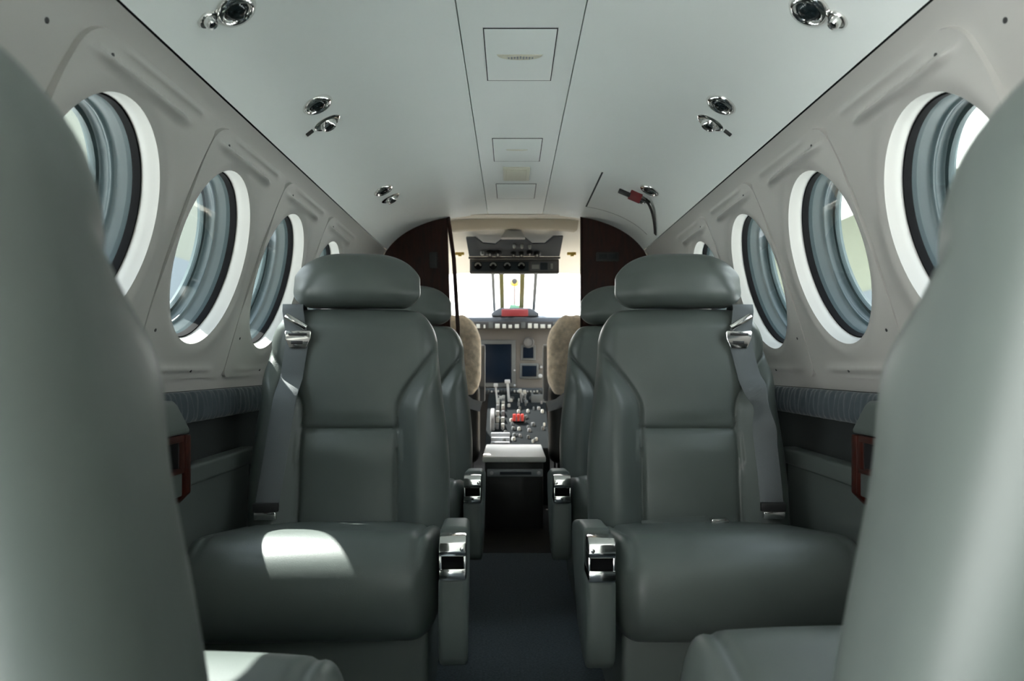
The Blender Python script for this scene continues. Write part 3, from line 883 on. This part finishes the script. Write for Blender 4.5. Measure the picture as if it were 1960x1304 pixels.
part('side_radio', bx(.10, .185, 4.0, 4.04, .41, .56, .004), 'bezel')
for k in range(58):
    x = rnd.uniform(x0 + .06, x1 - .02); y = rnd.uniform(3.60, 4.15); rr = rnd.uniform(.005, .011)
    part('knob', lathe(bmesh.new(), [(rr, -.004), (rr, .012), (rr * .7, .016), (0, .016)], 12, Matrix.Translation((x, y, pz(y)))), rnd.choice(['lens', 'grey', 'lens2', 'bezel']))
bm = bmesh.new()
for k in range(3): box(bm, x0 + .03, x0 + .13, 3.575 + k * .045, 3.60 + k * .045, pz(3.575 + k * .045) - .002, pz(3.6 + k * .045) + .012, .004)
part('rocker_row', bm, 'lightgrey')
for k in range(2):
    for q in range(7):
        y = 3.74 + q * .055; xa = x0 + .052 + k * .030
        part('rocker', bx(xa, xa + .018, y, y + .036, pz(y) - .006, pz(y + .036) + .010, .003), 'lens' if (q + k) % 3 else 'grey')
# box between the pilot seats
r = empty('storage_box', (0, 3.25, 0), label='pale topped storage box between pilot seats with slotted silver front', cat='storage box'); inv = Matrix.Translation((0, -3.25, 0))
part('body', bx(-.135, .125, 3.05, 3.48, 0, .300, .004), 'black')
part('top', bx(-.146, .136, 3.03, 3.50, .300, .326, .006), 'box')
sf = part('front_strip', bx(-.125, .122, 3.036, 3.052, .236, .268, .003), 'lightgrey')
b = bx(-.068, .072, 3.032, 3.038, .245, .258, .001); bmesh.ops.transform(b, matrix=inv, verts=b.verts[:]); obj('slot', b, 'glare', sf)
for x in (-.105, .105):
    b = lathe(bmesh.new(), [(.008, 0), (.008, .004), (0, .005)], 12, Matrix.Translation((x, 3.036, .252)) @ Matrix.Rotation(PI / 2, 4, 'X')); bmesh.ops.transform(b, matrix=inv, verts=b.verts[:]); obj('latch', b, 'steel', sf)

# overhead panel
r = empty('overhead_panel', (0, 3.6, 1.3), label='dark overhead switch panel hanging under the cream cockpit headliner', cat='overhead panel'); inv = Matrix.Translation((0, -3.6, -1.3))
OA, OB = 3.22, 3.40
def op(px, py):                              # point on the sloping face
    t = (py - 453) / 38.; y = OA + (OB - OA) * t
    return Vector((X(px, y), y, Z(py, y)))
face = [(892, 455), (910, 455), (924, 466), (948, 468), (966, 454), (1002, 453), (1019, 467), (1043, 467), (1060, 453), (1078, 453), (1071, 491), (898, 491)]
bm = bmesh.new(); A = [op(*p) for p in face]; Bk = [p + Vector((0, .035, .012)) for p in A]
b = bmesh.new(); va = [b.verts.new(p) for p in A]; vb = [b.verts.new(p) for p in Bk]; n = len(va)
b.faces.new(va); b.faces.new(vb[::-1])
for k in range(n): b.faces.new((va[k], vb[k], vb[(k + 1) % n], va[(k + 1) % n]))
add(bm, b); up = part('upper_panel', bm, 'overhead', smooth=False)
fn = (op(900, 491) - op(900, 453)).cross(Vector((1, 0, 0))).normalized(); fn = fn if fn.y < 0 else -fn
for px, py, rr, m in ((923, 482, .010, 'lens'), (938, 483, .020, 'black'), (953, 483, .020, 'black'), (984, 469, .007, 'lens'), (999, 469, .007, 'lens'), (1014, 470, .007, 'lens'), (983, 484, .014, 'black'), (998, 484, .014, 'black'), (1014, 482, .016, 'black'), (1028, 484, .018, 'black')):
    mx = Matrix.Translation(op(px, py)) @ fn.to_track_quat('Z', 'Y').to_matrix().to_4x4()
    b = lathe(bmesh.new(), [(rr, -.002), (rr, .010), (rr * .75, .018), (0, .018)], 18, mx); bmesh.ops.transform(b, matrix=inv, verts=b.verts[:]); kn = obj('knob', b, m, up)
    if m == 'black':
        b = bx(-.003, .003, 0, rr * .9, .017, .021, .0, mx=mx); bmesh.ops.transform(b, matrix=inv, verts=b.verts[:]); 
        me = bpy.data.meshes.new('pointer')
        obj('pointer', b, 'lens', up)
OY = 3.42
lp = part('lower_panel', bx(X(899, OY), X(1070, OY), OY, OY + .05, Z(523, OY), Z(496, OY), .004), 'overhead2')
def lpart(name, x0, x1, y0, y1, m, d=.003):
    b = bx(X(x0, OY), X(x1, OY), OY - d, OY + .004, Z(y1, OY), Z(y0, OY), .001); bmesh.ops.transform(b, matrix=inv, verts=b.verts[:]); return obj(name, b, m, lp)
lpart('gauge_strip', 903, 1012, 501, 519, 'overhead', .002)
for px in (915, 944, 971, 998):
    b = lathe(bmesh.new(), [(.020, 0), (.020, .004), (.017, .006), (0, .005)], 20, Matrix.Translation((X(px, OY), OY - .002, Z(509, OY))) @ Matrix.Rotation(PI / 2, 4, 'X'))
    bmesh.ops.transform(b, matrix=inv, verts=b.verts[:]); gd = obj('dial', b, 'ped', lp)
    pts = [(.017 * math.cos(PI * k / 12), .017 * math.sin(PI * k / 12)) for k in range(13)] + [(.009 * math.cos(PI * k / 12), .009 * math.sin(PI * k / 12)) for k in range(12, -1, -1)]
    b = prism(bmesh.new(), [(X(px, OY) + u, Z(509, OY) + w - .001) for u, w in pts], OY - .0105, OY - .007, 'y'); bmesh.ops.transform(b, matrix=inv, verts=b.verts[:]); obj('scale', b, 'lens', lp)
lpart('switch_block', 1015, 1066, 501, 519, 'grey')
lpart('switch', 1018, 1032, 507, 515, 'lens', .006); lpart('switch', 1054, 1058, 505, 515, 'lens', .006); lpart('vent_grille', 1034, 1048, 503, 517, 'overhead', .005)
lpart('rail', 897, 1072, 492, 496, 'panel', .01)
# map light pod at the top of the overhead panel
b = prism(bmesh.new(), [(X(958, 3.2), Z(455, 3.2)), (X(968, 3.2), Z(440, 3.2)), (X(997, 3.2), Z(440, 3.2)), (X(1006, 3.2), Z(455, 3.2))], 3.2, 3.29, 'y', .004)
part('light_pod', b, 'white')
# header valance of the cockpit
bm = bmesh.new(); L = []
for t in range(21):
    u = t / 20 * 2 - 1; x = .29 * u - .005
    L.append(x)
strip(bm, [[Vector((x, 3.06, 1.390 - .010 * (x / .29) ** 2)) for x in L], [Vector((x, 3.13, 1.366 - .014 * (x / .29) ** 2)) for x in L], [Vector((x * .97, 3.2, 1.368 - .014 * (x / .29) ** 2)) for x in L]], closed=False)
struct('trim_6', bm, 'beige2')
# latches beside the overhead panel
for px, nm in ((880, 'left'), (1094, 'right')):
    y = 3.35
    bm = bmesh.new(); x = X(px, y); z = Z(487, y)
    box(bm, x - .022, x + .022, y - .006, y + .006, z - .004, z + .010, .002); box(bm, x - .006, x + .010, y - .016, y, z - .012, z + .004, .002)
    tag(obj('window_latch', bm, 'brass'), 'small bronze latch on the cream cockpit headliner, %s of the overhead panel' % nm, 'latch')

# pilot seats
def pilot(x, label):
    side = 1 if x > 0 else -1
    r = empty('pilot_seat', (x, 3.36, 0), label=label, cat='pilot seat')
    def dfm(a, b, c):
        t = sstep(.05, .30, c); w = 1 - .30 * t
        n = .004 * math.sin(a * 90 + c * 40) * math.sin(c * 70 + b * 50)
        return (a * w, b + .10 * c + n, c + n)
    obj('sheepskin_cover', soft_box((.205, .062, .20), (.07, .055, .11), (48, 12, 48), dfm, (0, .02, .78)), 'sheep', r)
    obj('backrest', soft_box((.20, .05, .20), (.05, .04, .05), (20, 8, 20), lambda a, b, c: (a, b + .10 * c, c), (0, .02, .45)), 'black', r)
    obj('seat_cushion', soft_box((.165, .22, .07), (.05, .06, .06), (20, 20, 10), None, (0, .22, .32)), 'sheep', r)
    obj('base', bx(-.15, .15, .06, .38, 0, .26, .01), 'black', r)
    xi = -side * .207
    obj('arm_post', prism(bmesh.new(), [(.05, .55), (.10, .55), (.14, .80), (.10, .84), (.08, .82)], xi - .016, xi + .016, 'x', .008), 'grey', r)
    bm = bmesh.new(); ribbon(bm, [(xi + side * .00, -.035, .53), (xi + side * .05, -.055, .545), (xi + side * .12, -.06, .60)], (0, 0, 1), .05, .004)
    obj('harness_strap', bm, 'lightgrey', r)
    return r
pilot(-.372, 'left pilot seat with beige sheepskin back beyond the partition edge')
pilot(.365, 'right pilot seat with beige sheepskin back and grey strap')

# ------------------------------------------------------------------ outside
G = -1.25
struct('ground', bx(-90, 90, -60, 120, G - .1, G), mat('concrete_apron', (.70, .71, .69), .85, var=.08, vscale=.3))
hg = mat('hangar_green', (.095, .102, .072), .8); hb = mat('hangar_blue', (.052, .066, .078), .7); hc = mat('hangar_cream', (.085, .09, .072), .8); hd = mat('hangar_roof_white', (.62, .62, .60), .7)
def hangar(x0, x1, y0, y1, h, split, mlow, mup, label, canopy=0):
    r = empty('hangar', ((x0 + x1) / 2, (y0 + y1) / 2, G), label=label, cat='building'); inv = Matrix.Translation((-(x0 + x1) / 2, -(y0 + y1) / 2, -G))
    obj('lower_wall', bx(x0, x1, y0, y1, G, G + split, mx=inv), mlow, r)
    obj('upper_wall', bx(x0 + .05, x1 - .05, y0 + .05, y1 - .05, G + split, G + h, mx=inv), mup, r)
    obj('eave', bx(x0 - .3, x1 + .3, y0 - .3, y1 + .3, G + h, G + h + .35, mx=inv), hd, r)
    b = bmesh.new(); face = x1 if x0 < 0 else x0; s = 1 if x0 < 0 else -1
    if canopy: obj('canopy', bx(min(face, face + s * canopy), max(face, face + s * canopy), y0, y1, G + h - 1.6, G + h, mx=inv), hd, r)
    n = 4
    for k in range(n):
        ya = y0 + (y1 - y0) * (k + .15) / n; yb = y0 + (y1 - y0) * (k + .85) / n
        d = obj('hangar_door', bx(min(face, face + s * .08), max(face, face + s * .08), ya, yb, G, G + split * .8, mx=inv), mlow, r)
    return r
hangar(-32, -15, 8, 20, 9.0, 2.6, hb, hc, 'low hangar seen hazily through the nearest left window')
hangar(-36, -15.5, 21, 60, 14.5, 7.0, hb, hc, 'tall cream hangar with blue grey base seen through the left windows')
hangar(20, 40, 10, 75, 12.4, 6.2, hb, hg, 'pale green hangar with blue grey base seen through the right windows', 5.5)

# ------------------------------------------------------------------ light
w = bpy.data.worlds.new('World'); bpy.context.scene.world = w; w.use_nodes = True
nt = w.node_tree; bg = nt.nodes['Background']
tc = nt.nodes.new('ShaderNodeTexCoord'); sep = nt.nodes.new('ShaderNodeSeparateXYZ'); rp = nt.nodes.new('ShaderNodeValToRGB')
rp.color_ramp.elements[0].position = 0; rp.color_ramp.elements[0].color = (1.0, .985, .94, 1)
rp.color_ramp.elements[1].position = .8; rp.color_ramp.elements[1].color = (.80, .90, 1.0, 1)
nt.links.new(tc.outputs['Generated'], sep.inputs[0]); nt.links.new(sep.outputs['Z'], rp.inputs[0]); nt.links.new(rp.outputs[0], bg.inputs['Color'])
bg.inputs['Strength'].default_value = 2.4
s = bpy.data.lights.new('sun', 'SUN'); s.energy = 8.5; s.angle = math.radians(.6); s.color = (1, .96, .90)
so = bpy.data.objects.new('sun', s); C.objects.link(so); so.location = (-6, 5, 12)
so.rotation_euler = Vector((-.535, .34, 1.)).to_track_quat('Z', 'Y').to_euler()

# ------------------------------------------------------------------ camera
cd = bpy.data.cameras.new('camera'); cd.sensor_width = 36; cd.lens = 1307 / 1960 * 36
cd.shift_x = 2 / 1960; cd.shift_y = 48 / 1960; cd.clip_start = .02; cd.clip_end = 500
cd.dof.use_dof = True; cd.dof.focus_distance = 1.6; cd.dof.aperture_fstop = 5.0
co = bpy.data.objects.new('camera', cd); C.objects.link(co); co.location = (-.019, 0, EYE); co.rotation_euler = (PI / 2, 0, 0)
sc = bpy.context.scene; sc.camera = co
sc.view_settings.view_transform = 'Standard'; sc.view_settings.look = 'None'; sc.view_settings.gamma = 1; sc.view_settings.use_curve_mapping = False
sc.view_settings.exposure = 1.80
sc.cycles.use_denoising = True
sc.cycles.max_bounces = 14; sc.cycles.diffuse_bounces = 8; sc.cycles.transparent_max_bounces = 16; sc.cycles.glossy_bounces = 6
sc.cycles.sample_clamp_indirect = 8
